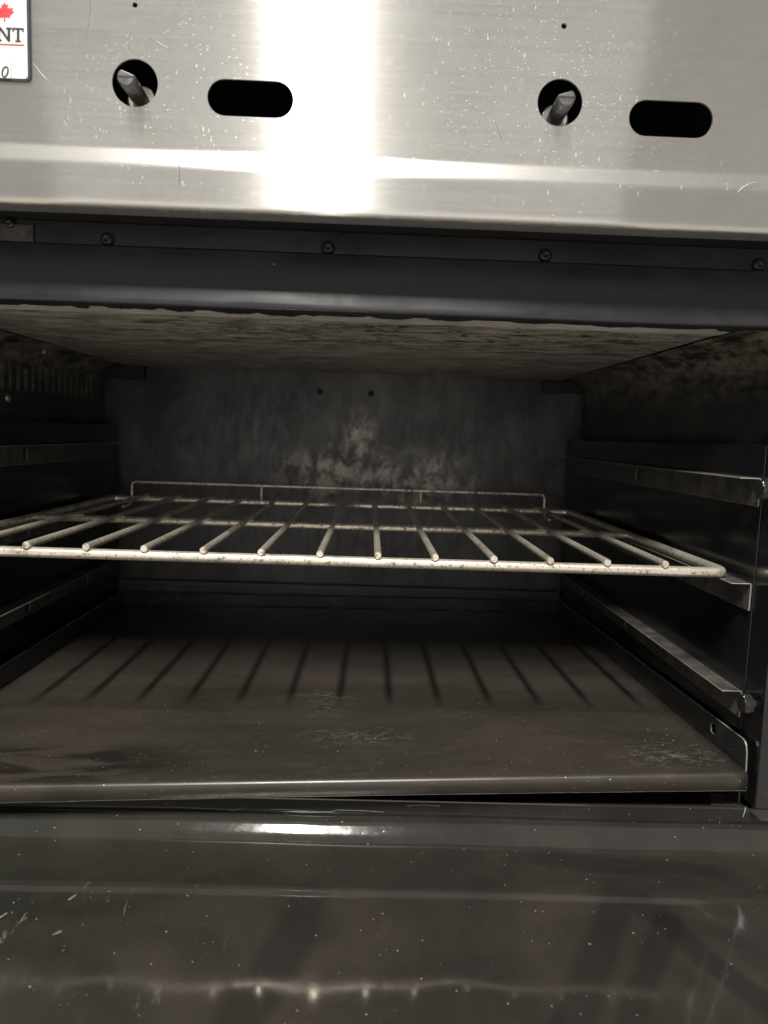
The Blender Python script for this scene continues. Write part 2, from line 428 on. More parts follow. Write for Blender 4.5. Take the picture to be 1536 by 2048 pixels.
# ------------------------------------------------------------------ the range: sizes in the local frame
XC = -0.0375
XR, XL = 0.2925, -0.3675              # rack-guide liners
WR, WL = 0.3115, -0.3880              # upper side walls
YB = 1.060                            # back wall
ZC = 0.0885                           # oven ceiling
XO0, XO1 = XC-0.457, XC+0.457         # outside of the range
ZF = -O.z                             # kitchen floor
oven = empty('commercial_oven', (XC, .75, ZF), 'commercial range oven with stainless control panel above an open black cavity', 'oven')

# ---- the kitchen floor the range stands on
fl = link('floor', mesh('floor', [(-3.5, -4, ZF), (3.5, -4, ZF), (3.5, 1.4, ZF), (-3.5, 1.4, ZF)], [(0, 1, 2, 3)]), m_plain('pale_floor_tile', (.42, .39, .35), .5, 0, .15, 3), None)
fl.location = O; fl['kind'] = 'structure'

# ---- control panel, one sheet with punched holes and a joggled lower trim
YP = 0.490
h1 = P(270, 166, 'Y', YP); h2 = P(1120, 205, 'Y', YP)
s1 = P(501, 197, 'Y', YP); s2 = P(1342, 238, 'Y', YP)
t1 = P(270, 10, 'Y', YP); t2 = P(1128, 52, 'Y', YP)
ZT = 0.1795
holes = [circ(h1.x, h1.z, .0147, 36), circ(h2.x, h2.z, .0147, 36), stadium(s1.x, s1.z, .0278, .0113), stadium(s2.x, s2.z, .0278, .0113),
         circ(t1.x, t1.z, .0016, 14), circ(t2.x, t2.z, .0018, 14)]
me = plate([(XO0, ZT), (XO1, ZT), (XO1, .40), (XO0, .40)], holes, lambda a, b, d: (a, YP+d, b), .0016)
prof = [(YP, ZT)]
for i in range(1, 15):
    t = i/14; prof.append((YP-.0019*(t*t*(3-2*t)), ZT-.0105*t))
prof += [(YP-.0024, .160), (YP-.0044, .1475)]
prof += arc(YP-.0016, .1455, .0030, 180, 270, 5)
prof += [(YP+.012, .1425)]
v2, f2 = sweep(prof, XO0, XO1, -.0014)
me2 = mesh('trim', v2, f2)
bm = bmesh.new(); bm.from_mesh(me); bm.from_mesh(me2)
bm.to_mesh(me); bm.free()
uv = me.uv_layers.new(name='UVMap')
for lp in me.loops:
    c = me.vertices[lp.vertex_index].co; uv.data[lp.index].uv = (c.z-c.y*.5, c.x)
panel = link('control_panel', me, 'steel', oven)
for p in me.polygons: p.use_smooth = len(p.vertices) == 4 and abs(p.normal.x) < .3
try:
    me.set_sharp_from_angle(angle=.6)
except Exception: pass

# scratches standing in the stainless face
def pscratch(px, w=.0007):
    pts = []
    for i in range(len(px)-1):
        for k in range(4):
            t = k/4; pts.append(P(px[i][0]*(1-t)+px[i+1][0]*t, px[i][1]*(1-t)+px[i+1][1]*t, 'Y', YP-.0002))
    pts.append(P(*px[-1], 'Y', YP-.0002))
    v, f = ribbon(pts, w, (0, -1, 0), .0003); link('scratch', mesh('scratch', v, f), 'scratch', panel)
for px, w in (([(66, 126), (84, 150), (102, 168)], .0009), ([(302, 76), (320, 88), (337, 98)], .0009), ([(125, 236), (131, 248), (137, 258)], .0008),
              ([(182, 2), (178, 40), (173, 78)], .0004), ([(261, 55), (257, 100)], .0004),
              ([(1013, 131), (995, 160), (986, 200), (990, 245), (1004, 278)], .0006), ([(1088, 232), (1077, 262)], .0004)):
    pscratch(px, w)
v, f = ribbon([P(x, y, 'Y', YP-.0046) for x, y in ((1474, 386), (1484, 376), (1498, 368), (1514, 364), (1518, 372))], .0008, (0, -1, 0), .0003)
link('scratch', mesh('scratch', v, f), 'scratch', panel)
v, f = ribbon([P(x, y, 'Y', YP-.0046) for x, y in ((357, 312), (358, 350), (357, 400))], .0003, (0, -1, 0), .0002)
link('scratch', mesh('scratch', v, f), 'scratch', panel)

# ---- dark compartment behind the panel holes
def shell(name, parts, mat, parent):
    ps = []
    for (x0, y0, z0), (x1, y1, z1) in parts:
        v = [(x, y, z) for x in (x0, x1) for y in (y0, y1) for z in (z0, z1)]
        f = [(0, 1, 3, 2), (4, 6, 7, 5), (0, 4, 5, 1), (2, 3, 7, 6), (0, 2, 6, 4), (1, 5, 7, 3)]
        ps.append((v, f))
    v, f = merge(*ps); return link(name, mesh(name, v, f), mat, parent)
shell('valve_compartment', [((XO0+.004, .640, .160), (XO1-.004, .645, .396)), ((XO0+.004, .503, .152), (XO1-.004, .645, .157))], 'dark', oven)

# ---- gas valves: shaft with a flat and a notch, collar, body
def valve(h, tilt):
    ax = Vector((h.x, 0, h.z-.0045))
    y0, y1 = YP-.017, .536
    prof = []
    body = link('gas_valve', mesh('gas_valve', *merge(tube([(ax.x, .5365, ax.z), (ax.x, .60, ax.z)], .0135, 6), tube([(ax.x, .59, ax.z), (ax.x, .642, ax.z)], .009, 12))), 'brass', oven, bevel=.0008)
    # D-shaped shaft
    sec = []
    for i in range(20):
        a = 2*math.pi*i/20; x, z = .0056*math.cos(a), .0056*math.sin(a)
        sec.append((x, min(z, .0030)))
    ca, sa = math.cos(tilt), math.sin(tilt)
    sec = [(x*ca-z*sa, x*sa+z*ca) for x, z in sec]
    vs = []; fs = []
    for y, q in ((y0-.0008, .86), (y0, 1), (y0+.008, 1), (y0+.0081, .93), (y0+.0092, .93), (y0+.0093, 1), (y1, 1)):
        vs += [(ax.x+x*q, y, ax.z+z*q) for x, z in sec]
    for i in range(6):
        for k in range(20): l = (k+1) % 20; fs.append((i*20+k, i*20+l, i*20+20+l, i*20+20+k))
    fs += [tuple(range(20)), tuple(120+k for k in range(20))]
    link('stem', mesh('stem', vs, fs), 'stem', body, bevel=.0003)
    c, d = .0062*ca, .0062*sa
    box('notch', (ax.x-.0050, y0-.0010, ax.z-.0004), (ax.x+.0050, y0-.0006, ax.z+.0004), 'dark', body, bevel=0)
    v, f = merge(tube([(ax.x, .521, ax.z), (ax.x, .5275, ax.z)], .0082, 20), tube([(ax.x, .505, ax.z), (ax.x, .511, ax.z)], .0098, 20), tube([(ax.x, .528, ax.z), (ax.x, .536, ax.z)], .0104, 20))
    link('collar', mesh('collar', v, f), 'brass', body, smooth=False, bevel=.0004)
valve(h1, -.35); valve(h2, .3)

# ---- rating plate (white, dark border, red maple leaf, letters)
pl = P(63, 165, 'Y', YP)
px1, pz0 = pl.x, pl.z
px0, pz1 = px1-.118, pz0+.066
def flat(name, outline, y, th, mat, parent, holes=()):
    return link(name, plate(outline, list(holes), lambda a, b, d: (a, y+d, b), th), mat, parent)
rp = flat('rating_plate', rrect(px0, pz0, px1, pz1, .003), YP-.0016, .0016, 'ink', oven)
rp['label'] = 'white rating plate with red maple leaf and dark border'
flat('plate_face', rrect(px0+.0012, pz0+.0012, px1-.0014, pz1-.0012, .0022), YP-.0019, .0003, 'white', rp)
YT = YP-.00215
def PX(x, y): q = P(x, y, 'Y', YT); return (q.x, q.z)
def glyph(name, pts, mat): flat(name, [PX(*q) for q in pts], YT, .0002, mat, rp)
glyph('letter', [(x, y+(x-20)*.04) for x, y in ((-6, 55), (2, 55), (15, 74), (15, 59), (12, 58), (12, 55), (24, 55), (24, 58), (20, 59), (20, 83), (16, 83), (0, 61), (0, 79), (3, 80), (3, 83), (-7, 83), (-7, 80), (-4, 79), (-4, 59), (-6, 58))], 'ink')
glyph('letter', [(x, y+(x-20)*.04) for x, y in ((25, 55), (47, 55), (47.5, 63), (45, 63), (43.5, 58.5), (38.5, 58.5), (38.5, 80), (41.5, 80.5), (41.5, 83), (30.5, 83), (30.5, 80.5), (33.5, 80), (33.5, 58.5), (28.5, 58.5), (27, 63), (24.5, 63))], 'ink')
glyph('underline', [(-60, 85), (48.5, 89), (48.5, 91.2), (-60, 87.2)], 'red')
leaf = [(0, -1), (.16, -.68), (.36, -.80), (.28, -.36), (.44, -.46), (.52, -.36), (.86, -.42), (.78, -.12), (.98, -.02), (.52, .36), (.56, .56), (.06, .48), (.07, .95)]
leaf = leaf+[(-x, y) for x, y in leaf[::-1] if x > 0]
glyph('maple_leaf', [(9+19.5*x, 24+20*y) for x, y in leaf], 'red')
zo = [(10+7.2*math.cos(a)-3.0*math.sin(a)*.6, 143.5+11.5*math.sin(a)) for a in [2*math.pi*i/28 for i in range(28)]]
zi = [(10+4.1*math.cos(a)-2.6*math.sin(a)*.6, 143.5+8.6*math.sin(a)) for a in [2*math.pi*i/28 for i in range(28)]]
flat('digit', [PX(*q) for q in zo], YT, .0002, 'ink', rp, [[PX(*q) for q in zi]])
glyph('box_line', [(-20, 155.6), (22, 157.2), (22, 158.0), (-20, 156.4)], 'ink')
glyph('box_line', [(21.4, 126), (22.1, 126), (22.1, 158), (21.4, 158)], 'body')

# ---- header under the panel: recessed screw strip, thin lip, leaning black face, rolled bottom edge
YS = .545
box('recess_top', (XO0+.004, YP+.0125, .1478), (XO1-.004, YS+.004, .1510), 'dark', oven)
box('screw_strip', (XO0+.004, YS, .1270), (XO1-.004, YS+.003, .1476), 'header', oven)
hp = [(YS-.0004, .1292)] + [(.5375, .1289)] + arc(.5375, .1275, .0014, 90, 190, 4) + [(.5360, .1268), (.5350, .1225), (.5330, .1145), (.5305, .1042), (.5285, .0960), (.5274, .0917)] + arc(.5284, .0893, .0014, 170, 280, 5) + [(.5325, .0868)]
def hw(x, y, z):
    return .0006*mnoise.noise(Vector((x*9, z*20, 3)))
v, f = sweep(hp, XO0+.004, XO1-.004, -.0012, 48, hw)
hd = link('header_face', mesh('header_face', v, f), 'header', oven, smooth=True)
hd.data.set_sharp_from_angle(angle=.7)
def screw(loc, nrm, r, parent, mat='screw'):
    # domed screw head with a cross recess
    nrm = Vector(nrm).normalized(); a = nrm.orthogonal().normalized(); b = nrm.cross(a); loc = Vector(loc)
    vs = []; fs = []; seg = 18
    rings = ((r*1.0, 0), (r*.97, r*.22), (r*.80, r*.46), (r*.52, r*.60), (r*.30, r*.62), (r*.24, r*.20))
    for q, h in rings:
        for k in range(seg):
            t = 2*math.pi*k/seg; vs.append(loc+a*math.cos(t)*q+b*math.sin(t)*q+nrm*h)
    for i in range(len(rings)-1):
        for k in range(seg): l = (k+1) % seg; fs.append((i*seg+k, i*seg+l, i*seg+seg+l, i*seg+seg+k))
    fs.append(tuple((len(rings)-1)*seg+k for k in range(seg)))
    return link('screw', mesh('screw', vs, fs), mat, parent, smooth=True)
for x, y in ((215, 480), (656, 497), (1090, 512), (1516, 531)):
    screw(P(x, y, 'Y', YS), (0, -1, 0), .0052, oven, 'header')
q = P(1299, 514, 'Y', YS-.0004)
flat('screw_hole', circ(q.x, q.z, .0028, 16), YS-.0003, .0003, 'dark', oven)
a = P(-30, 484, 'Y', YS-.002); b = P(66, 449, 'Y', YS-.002)
hb = box('hinge_bracket', (a.x, YS-.0022, a.z), (b.x, YS-.0004, b.z), 'rail', oven, label='small bare steel bracket at the left end of the screw strip')
q = P(20, 447, 'Y', YS-.0022)
screw(q, (0, -1, -.1), .0035, hb)

# ---- oven ceiling: one flaking sheet, pale front strip with peeling black seal
CX0, CX1, CY0 = -.3565, .2750, .5360
def sheet(x0, x1, y0, y1, z, nx, ny, th, amp, fr):
    vs = []; fs = []
    for s in (0, 1):
        for j in range(ny+1):
            for i in range(nx+1):
                x = x0+(x1-x0)*i/nx; y = y0+(y1-y0)*j/ny
                vs.append((x, y, z+s*th+amp*mnoise.noise(Vector((x*fr, y*fr, 1)))))
    m = (nx+1)*(ny+1)
    for j in range(ny):
        for i in range(nx):
            a = j*(nx+1)+i; fs.append((a, a+nx+1, a+nx+2, a+1)); fs.append((m+a, m+a+1, m+a+nx+2, m+a+nx+1))
    rim = [i for i in range(nx+1)]+[j*(nx+1)+nx for j in range(1, ny+1)]+[ny*(nx+1)+i for i in range(nx-1, -1, -1)]+[j*(nx+1) for j in range(ny-1, 0, -1)]
    for k in range(len(rim)): a, b = rim[k], rim[(k+1) % len(rim)]; fs.append((a, b, m+b, m+a))
    return vs, fs
v, f = sheet(CX0, CX1, CY0+.030, YB-.002, ZC, 40, 32, .0015, .0012, 6)
cl = link('oven_ceiling', mesh('oven_ceiling', v, f), 'ceil', oven, smooth=True, label='burnt flaking oven ceiling sheet')
cl.data.set_sharp_from_angle(angle=.8)
v, f = sheet(CX0, CX1-.004, CY0, CY0+.0320, ZC-.0016, 40, 2, .0008, .0003, 20)
cs = link('front_strip', mesh('front_strip', v, f), 'strip', cl, label='pale bare strip along the front of the oven ceiling')
# peeling seal hanging over the strip: irregular black flakes
random.seed(11)
x = CX0+.002
while x < CX1-.01:
    w = random.uniform(.010, .036) if x < .03 else random.uniform(.008, .05)
    d = random.uniform(.003, .011) if x < -.05 else random.uniform(.001, .007)
    n = 9; up = []; lo = []
    for i in range(n+1):
        t = i/n; e = math.sin(math.pi*t)**.6
        up.append((x+w*t, CY0-.004)); lo.append((x+w*t, CY0+.001+d*e*random.uniform(.55, 1.0)))
    zz = ZC-.0024
    vs = [(a, b, zz) for a, b in up]+[(a, b, zz-.0007*(b-CY0)/.01) for a, b in lo]
    vs += [(p[0], p[1], p[2]+.0006) for p in vs]
    fs = []
    for i in range(n):
        fs += [(i, i+1, n+2+i, n+1+i), (2*n+2+i, 3*n+3+i, 3*n+4+i, 2*n+3+i), (n+1+i, n+2+i, 3*n+4+i, 3*n+3+i)]
    link('peeling_seal', mesh('peeling_seal', vs, fs), 'flake', cl)
    x += w+random.choice((0, 0, .004, .012, .03 if x > -.1 else .006))
# everything above the ceiling is closed
box('ceiling_backing', (XO0+.004, .5475, .0960), (XO1-.004, YB+.02, .1100), 'dark', oven, bevel=0)
box('seal_bar', (CX0-.02, .5290, ZC-.0016), (CX1+.012, .5375, ZC+.010), 'flake', oven)

# ---- back wall with two small holes
q1 = P(640, 783, 'Y', YB); q2 = P(742, 787, 'Y', YB)
me = plate([(-.40, -.285), (.325, -.285), (.325, .0945), (-.40, .0945)], [circ(q1.x, q1.z, .0046, 18), circ(q2.x, q2.z, .0046, 18)], lambda a, b, d: (a, YB+d, b), .002)
bw = link('back_wall', me, 'back', oven, label='sooty back wall with pale heat stains behind the rack')
box('rear_casing', (XO0, YB+.012, ZF+.10), (XO1, YB+.016, .40), 'dark', oven, bevel=0)

# ---- side walls above the guides, coved into the ceiling
def side(sign, xw, xc, name):
    # profile in (x,z): ceiling edge -> cove -> wall
    n = 8; pr = [(xc, ZC)]
    rz = .030; rx = abs(xw-xc)
    for i in range(1, n+1):
        a = math.radians(90*i/n); pr.append((xc+(xw-xc)*math.sin(a), ZC-rz+rz*math.cos(a)))
    pr.append((xw, -.285))
    ys = [CY0-.006+(YB-CY0+.005)*k/16 for k in range(17)]
    vs = []; fs = []; m = len(pr)
    for y in ys:
        for x, z in pr: vs.append((x+.0012*mnoise.noise(Vector((y*12, z*12, sign))), y, z))
    for k in range(16):
        for i in range(m-1): fs.append((k*m+i, k*m+i+1, k*m+m+i+1, k*m+m+i))
    o = link(name, mesh(name, vs, fs), 'wall', oven, smooth=True)
    s = o.modifiers.new('solid', 'SOLIDIFY'); s.thickness = .0012; s.offset = 0
    return o
wr = side(1, WR, CX1+.0035, 'side_wall'); wl = side(-1, WL, CX0-.0035, 'side_wall')
# brackets in the rear upper corners
bk = box('corner_bracket', (WL-.001, 1.046, .0690), (-.3270, 1.058, .0868), 'dark', oven)
screw((-.339, 1.046, .0790), (0, -1, 0), .004, bk)
box('corner_bracket', (.249, 1.050, .0705), (WR+.001, 1.058, .0868), 'dark', oven)
# louvre slots pressed into the left wall: upright ribs
for i in range(19):
    y = .700+(1.010-.700)*i/18
    w = .0048
    vs = []; fs = []
    for k in range(7):
        a = math.pi*k/6
        for z, q in ((.034, .25), (.037, 1), (.0635, 1), (.0665, .25)):
            vs.append((WL-.0004+.0036*math.sin(a)*q, y-w*math.cos(a), z+(y-.77)*.018))
    for k in range(6):
        for j in range(3): b = k*4+j; fs.append((b, b+4, b+5, b+1))
    link('louvre', mesh('louvre', vs, fs), 'wall', wl, smooth=True)
screw(P(15, 797, 'X', WL+.001), (1, 0, 0), .004, wl, 'bright')
screw(P(88, 704, 'X', WL+.012), (1, 0, -1), .003, wl, 'bright')

# ---- outer body and front posts that frame the opening
for nm, x0, x1 in (('front_post', XR+.0005, XO1), ('front_post', XO0, XL-.0005)):
    box(nm, (x0, .4975, -.2660), (x1, .5245, .0880), 'liner', oven, bevel=.0010)
    box('side_panel', (x1-.003 if x0 > 0 else x0, .5250, ZF+.10), (x1 if x0 > 0 else x0+.003, YB+.012, .40), 'body', oven, bevel=0)
box('top_plate', (XO0, YP+.002, .3965), (XO1, YB+.012, .4000), 'body', oven, bevel=0)
box('kick_panel', (XO0, .5300, ZF+.10), (XO1, .5340, -.2960), 'enamel', oven, bevel=0)
for x in (XO0+.05, XO1-.05):
    for y in (.58, YB-.05):
        v, f = tube([(x, y, ZF+.001), (x, y, ZF+.11)], .02, 16); link('leg', mesh('leg', v, f), 'body', oven)
box('base_pan', (XO0+.003, .5345, ZF+.10), (XO1-.003, YB+.011, ZF+.104), 'body', oven, bevel=0)
box('floor_well', (XL-.03, .5120, -.2960), (XR+.03, YB-.001, -.2720), 'dark', oven, bevel=0)
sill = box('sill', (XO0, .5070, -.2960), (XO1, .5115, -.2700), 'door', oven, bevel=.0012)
# small bent foot under the raised tray corner
vs = [(.268, .5125, -.2718), (.2915, .5125, -.2718), (.2915, .530, -.2718), (.274, .530, -.2718)]
vs += [(x, y, z+.0012) for x, y, z in vs]
fs = [(0, 1, 2, 3), (4, 7, 6, 5), (0, 4, 5, 1), (1, 5, 6, 2), (2, 6, 7, 3), (3, 7, 4, 0)]
box('tray_foot_upright', (.2895, .514, -.2704), (.2910, .560, -.2570), 'rail', oven)
link('tray_foot', mesh('tray_foot', vs, fs), 'rail', oven, bevel=.0003)

# ---- rack guides: glossy liner, three L rails each, pressed tabs, knurled screws
RZ = (-.0222, -.1018, -.1858)
for sgn, xw in ((1, XR), (-1, XL)):
    x0, x1 = (xw, xw+.0012) if sgn > 0 else (xw-.0012, xw)
    ln = box('guide_liner', (x0, .4985 if sgn < 0 else .5248, -.2840), (x1, 1.050, .0022), 'liner', oven, bevel=.0004, label='glossy dark rack guide plate on the %s oven wall' % ('right' if sgn > 0 else 'left'))
    # folded top edge of the liner reaches back to the wall
    if sgn > 0: box('liner_return', (xw+.0014, .5250, -.0002), (WR-.001, 1.050, .0012), 'liner', ln, bevel=0)
    else: box('liner_return', (WL+.001, .5250, -.0002), (xw-.0014, 1.050, .0012), 'liner', ln, bevel=0)
    if sgn > 0: box('liner_end', (xw+.0014, 1.048, -.284), (WR-.001, 1.050, -.0004), 'liner', ln, bevel=0)
    else: box('liner_end', (WL+.001, 1.048, -.284), (xw-.0014, 1.050, -.0004), 'liner', ln, bevel=0)
    for z in RZ:
        xs = xw-sgn*.0004; xi = xw-sgn*.0165
        pr = [(xi, z-.0008), (xi, z), (xs-sgn*.0010, z), (xs, z-.0010), (xs, z-.0212), (xs-sgn*.0012, z-.0212), (xs-sgn*.0012, z-.0010), (xs-sgn*.0016, z-.0008)]
        m = len(pr); vs = []
        for y in (.526, 1.030): vs += [(x, y, q) for x, q in pr]
        fs = [(i, (i+1) % m, m+(i+1) % m, m+i) for i in range(m)]+[tuple(range(m)), tuple(range(m, 2*m))]
        rl = link('rack_rail', mesh('rack_rail', vs, fs), 'rail', oven, bevel=.0003, edge='bright')
        for y in (.770, .930) if z != RZ[0] else (.770,):
            xa = xs-sgn*.0012
            box('tab', (min(xa, xa-sgn*.0022), y, z-.0165), (max(xa, xa-sgn*.0022), y+.0025, z-.0045), 'rail', rl, bevel=.0002)
            box('slot', (min(xa, xa-sgn*.0002), y-.005, z-.0165), (max(xa, xa-sgn*.0002), y-.0004, z-.0045), 'dark', rl, bevel=0)
        if z == RZ[0]:
            c = (xs-sgn*.00135, .679, z-.0095)
            v, f = tube([c, (c[0]-sgn*.0002, c[1], c[2])], .0022, 12); link('pin_hole', mesh('pin_hole', v, f), 'dark', rl)
    # knurled thumb screws at the front edge
    for z, y in ((-.0300, .512), (-.1900, .5105)):
        seg = 48; vs = []; fs = []
        xs = [xw+sgn*.0005, xw-sgn*.0025, xw-sgn*.0025, xw-sgn*.0032, xw-sgn*.0088, xw-sgn*.0095, xw-sgn*.0095]
        rs = [.0035, .0035, .0064, .0072, .0072, .0064, .0046]
        for k, (xx, rr) in enumerate(zip(xs, rs)):
            for i in range(seg):
                a = 2*math.pi*i/seg; q = rr-(.0005 if (k in (3, 4) and i % 2) else 0)
                vs.append((xx, y+q*math.cos(a), z+q*math.sin(a)))
        vs_c = len(xs)
        for k in range(vs_c-1):
            for i in range(seg): l = (i+1) % seg; fs.append((k*seg+i, k*seg+l, k*seg+seg+l, k*seg+seg+i))
        fs.append(tuple((vs_c-1)*seg+i for i in range(seg)))
        link('thumb_screw', mesh('thumb_screw', vs, fs), 'screw', oven)

# ---- rear flange along the bottom of the back wall
box('rear_ledge', (XL+.004, 1.046, -.2315), (XR-.004, 1.0585, -.2240), 'wall', oven)

# ---- open door: ledge, rolled edge, flat inner sheet with an embossed panel
ZD = -.2975
dp = [(.5064, -.2860), (.5060, -.2830), (.5052, -.2821), (.5035, -.2823), (.5005, -.2836), (.4975, -.2862), (.4945, -.2894), (.4910, -.2925), (.4870, -.2948), (.4815, -.2964), (.4740, -.2972), (.4600, -.2975), (.4480, ZD)]
dp += [(.4395, ZD-.0001), (.4375, ZD-.0004), (.4360, ZD-.0011), (.4340, ZD-.0014)]
ys = [.4340-.0142*i for i in range(1, 21)]
dp += [(y, ZD-.0014-(.4340-y)*.090) for y in ys]  # the open door droops a little
ye, ze = dp[-1]
dp += [(ye-.003, ze-.001), (ye-.006, ze-.006), (ye-.006, ze-.035)]
DX0, DX1 = XL-.035, XR+.030
NX = 90; vs = []; fs = []; m = len(dp)
for k in range(NX+1):
    x = DX0+(DX1-DX0)*k/NX
    for j, (y, z) in enumerate(dp):
        # the embossed area has rounded corners: ease the step out beside it
        dz = 0
        if j >= 13 and j < m-3:
            e = min((DX1-.060-x)/.040, (x-DX0-.060)/.040)
            lim = .4360-.030*(1-max(0, min(1, e)))**2*2.0
            if e < 0 or y > lim: dz = .0013
        w = .0007*mnoise.noise(Vector((x*7, y*7, 5)))+.00025*mnoise.noise(Vector((x*26, y*26, 9)))
        if j < 2: w *= .3
        vs.append((x, y, z+dz+w))
for k in range(NX):
    for j in range(m-1): fs.append((k*m+j, k*m+j+1, k*m+m+j+1, k*m+m+j))
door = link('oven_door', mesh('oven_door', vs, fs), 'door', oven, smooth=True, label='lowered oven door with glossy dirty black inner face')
sd = door.modifiers.new('solid', 'SOLIDIFY'); sd.thickness = .0014; sd.offset = -1
box('door_outer_skin', (DX0+.002, .160, ZD-.070), (DX1-.002, .505, ZD-.030), 'enamel', door, bevel=.004)
v, f = tube(fillet([(DX0+.08, .17, ZD-.052), (DX0+.08, .125, ZD-.052), (DX1-.08, .125, ZD-.052), (DX1-.08, .17, ZD-.052)], .02), .010, 14)
link('door_handle', mesh('door_handle', v, f), 'body', door, smooth=True)
def dz_at(y):
    for (ya, za), (yb, zb) in zip(dp, dp[1:]):
        if yb <= y <= ya: t = (ya-y)/(ya-yb+1e-9); return za*(1-t)+zb*t
    return ZD
def dscratch(px, zz, w, nrm=(0, -1, 0)):
    v, f = ribbon([P(x, y, 'Y', zz) for x, y in px], w, nrm, .0003); link('scratch', mesh('scratch', v, f), 'scratch', door)
ZL = .5068
dscratch([(300, 1613), (360, 1614.5), (420, 1617.5), (470, 1620), (490, 1615)], ZL, .0004)
dscratch([(540, 1618), (590, 1620), (640, 1623.5), (660, 1624), (675, 1620), (720, 1621), (768, 1624)], ZL, .0004)
dscratch([(812, 1611), (850, 1610), (880, 1612)], ZL, .00025)
dscratch([(1491, 1614), (1490, 1622), (1486, 1634)], ZL, .0009)

# ------------------------------------------------------------------ tray (oven floor pan), loose and cocked
tray = empty('floor_tray', (XC, .76, -.262), 'loose dark sheet steel floor tray lying crooked in the oven bottom', 'tray')
TX0, TX1, TYB = -.3560, .2880, 1.045
def tz(x, y):
    u = (x-TX0)/(TX1-TX0); v = (y-.49)/(TYB-.49)
    f0 = -.2610+(.0203)*u; b0 = -.2630+.0050*u
    return f0*(1-v)+b0*v
def tyf(x):
    u = (x-TX0)/(TX1-TX0); return .4885+.0135*u
NXT, NYT = 60, 40; vs = []; fs = []
lipn = 8
for k in range(NXT+1):
    x = TX0+(TX1-TX0)*k/NXT; yf = tyf(x); r = .0028
    z0 = tz(x, yf)
    rowp = []
    u = k/NXT
    drop = .0122-.0012*math.sin(math.pi*u)
    zb = .0004*mnoise.noise(Vector((x*30, 2, 2)))
    rowp.append((x, yf+.004, z0-drop+.0010)); rowp.append((x, yf+.0008, z0-drop+zb)); rowp.append((x, yf, z0-drop+.0008+zb))
    rowp.append((x, yf, z0-r*1.4))
    for i in range(1, 6):
        a = math.radians(90*i/5); rowp.append((x, yf+r-r*math.cos(a), z0-r+r*math.sin(a)))
    for j in range(1, NYT+1):
        y = yf+r+(TYB-yf-r)*j/NYT
        w = .0009*mnoise.noise(Vector((x*5, y*5, 0)))+.00015*mnoise.noise(Vector((x*24, y*24, 4)))
        rowp.append((x, y, tz(x, y)+w*min(1, j/4)))
    vs += rowp; mrow = len(rowp)
for k in range(NXT):
    for j in range(mrow-1): fs.append((k*mrow+j, k*mrow+j+1, k*mrow+mrow+j+1, k*mrow+mrow+j))
pan = link('pan', mesh('pan', vs, fs), 'tray', tray, smooth=True)
sd = pan.modifiers.new('solid', 'SOLIDIFY'); sd.thickness = .0011; sd.offset = -1
hem = [(TX0+(TX1-TX0)*k/NXT, tyf(TX0+(TX1-TX0)*k/NXT)-.0003, vs[k*mrow+1][2]+.0002) for k in range(NXT+1)]
link('hem', mesh('hem', *tube(hem, .0007, 8)), 'hem', tray, smooth=True)
def flange(x, nm):
    out = []; ya = tyf(x)+.0030; H = .0235
    n = 24
    top = []
    for i in range(n+1):
        y = ya+.0085+(TYB-ya-.0085)*i/n; top.append((y, tz(x, y)+H))
    bot = [(ya+(TYB-ya)*i/n, tz(x, ya+(TYB-ya)*i/n)-.0003) for i in range(n+1)]
    corner = [(ya+.0010, tz(x, ya)+H-.0085), (ya+.0024, tz(x, ya)+H-.0040), (ya+.0050, tz(x, ya)+H-.0012)]
    outer = bot[::-1]+corner+top
    hy = .558; hole = circ(hy, tz(x, hy)+.0135, .0042, 18)
    s = 1 if x > 0 else -1
    me = plate(outer, [hole], lambda a, b, d: (x+s*d, a, b), .0012)
    return link(nm, me, 'enamel', tray, bevel=.0004, edge='bright')
flange(TX1, 'side_flange'); flange(TX0, 'side_flange')
vs = []
for y in (TYB, TYB+.0012):
    for z in (0, .0200): vs += [(TX0, y, tz(TX0, TYB)+z), (TX1, y, tz(TX1, TYB)+z)]
link('rear_flange', mesh('rear_flange', vs, [(0, 1, 3, 2), (4, 6, 7, 5), (0, 2, 6, 4), (1, 5, 7, 3), (2, 3, 7, 6), (0, 4, 5, 1)]), 'enamel', tray, bevel=.0003)

# crumbs and grit scattered over the tray
random.seed(5); vs = []; fs = []
def grit(p, r):
    a = len(vs); q = [random.uniform(.6, 1.2) for _ in range(6)]
    for (dx, dy, dz), s in zip(((1, 0, 0), (0, 1, 0), (-1, 0, 0), (0, -1, 0), (0, 0, .7), (0, 0, -.4)), q): vs.append((p[0]+dx*r*s, p[1]+dy*r*s, p[2]+r*.3+dz*r*s))
    for i in range(4): j = (i+1) % 4; fs.append((a+i, a+j, a+4)); fs.append((a+j, a+i, a+5))
for i in range(1000):
    x = random.uniform(TX0+.004, TX1-.003); y = tyf(x)+.005+abs(random.gauss(0, .07))
    if y > .72: continue
    if random.random() < .35: x = min(TX1-.0015, max(TX0+.003, random.gauss(.06, .14)))
    grit((x, y, tz(x, y)+.0002), random.choice((.00022, .00026, .0003, .0003, .0004, .0006)))
for i in range(150):
    y = random.uniform(.508, .70); x = TX1-.0008-abs(random.gauss(0, .004))
    grit((x, y, tz(x, y)+.0002), random.uniform(.0002, .0006))
gr = link('crumbs', mesh('crumbs', vs, fs), 'crumb', None)
gr.location = O; gr['kind'] = 'stuff'; gr['label'] = 'pale crumbs and grit scattered on the floor tray'; gr['category'] = 'crumbs'

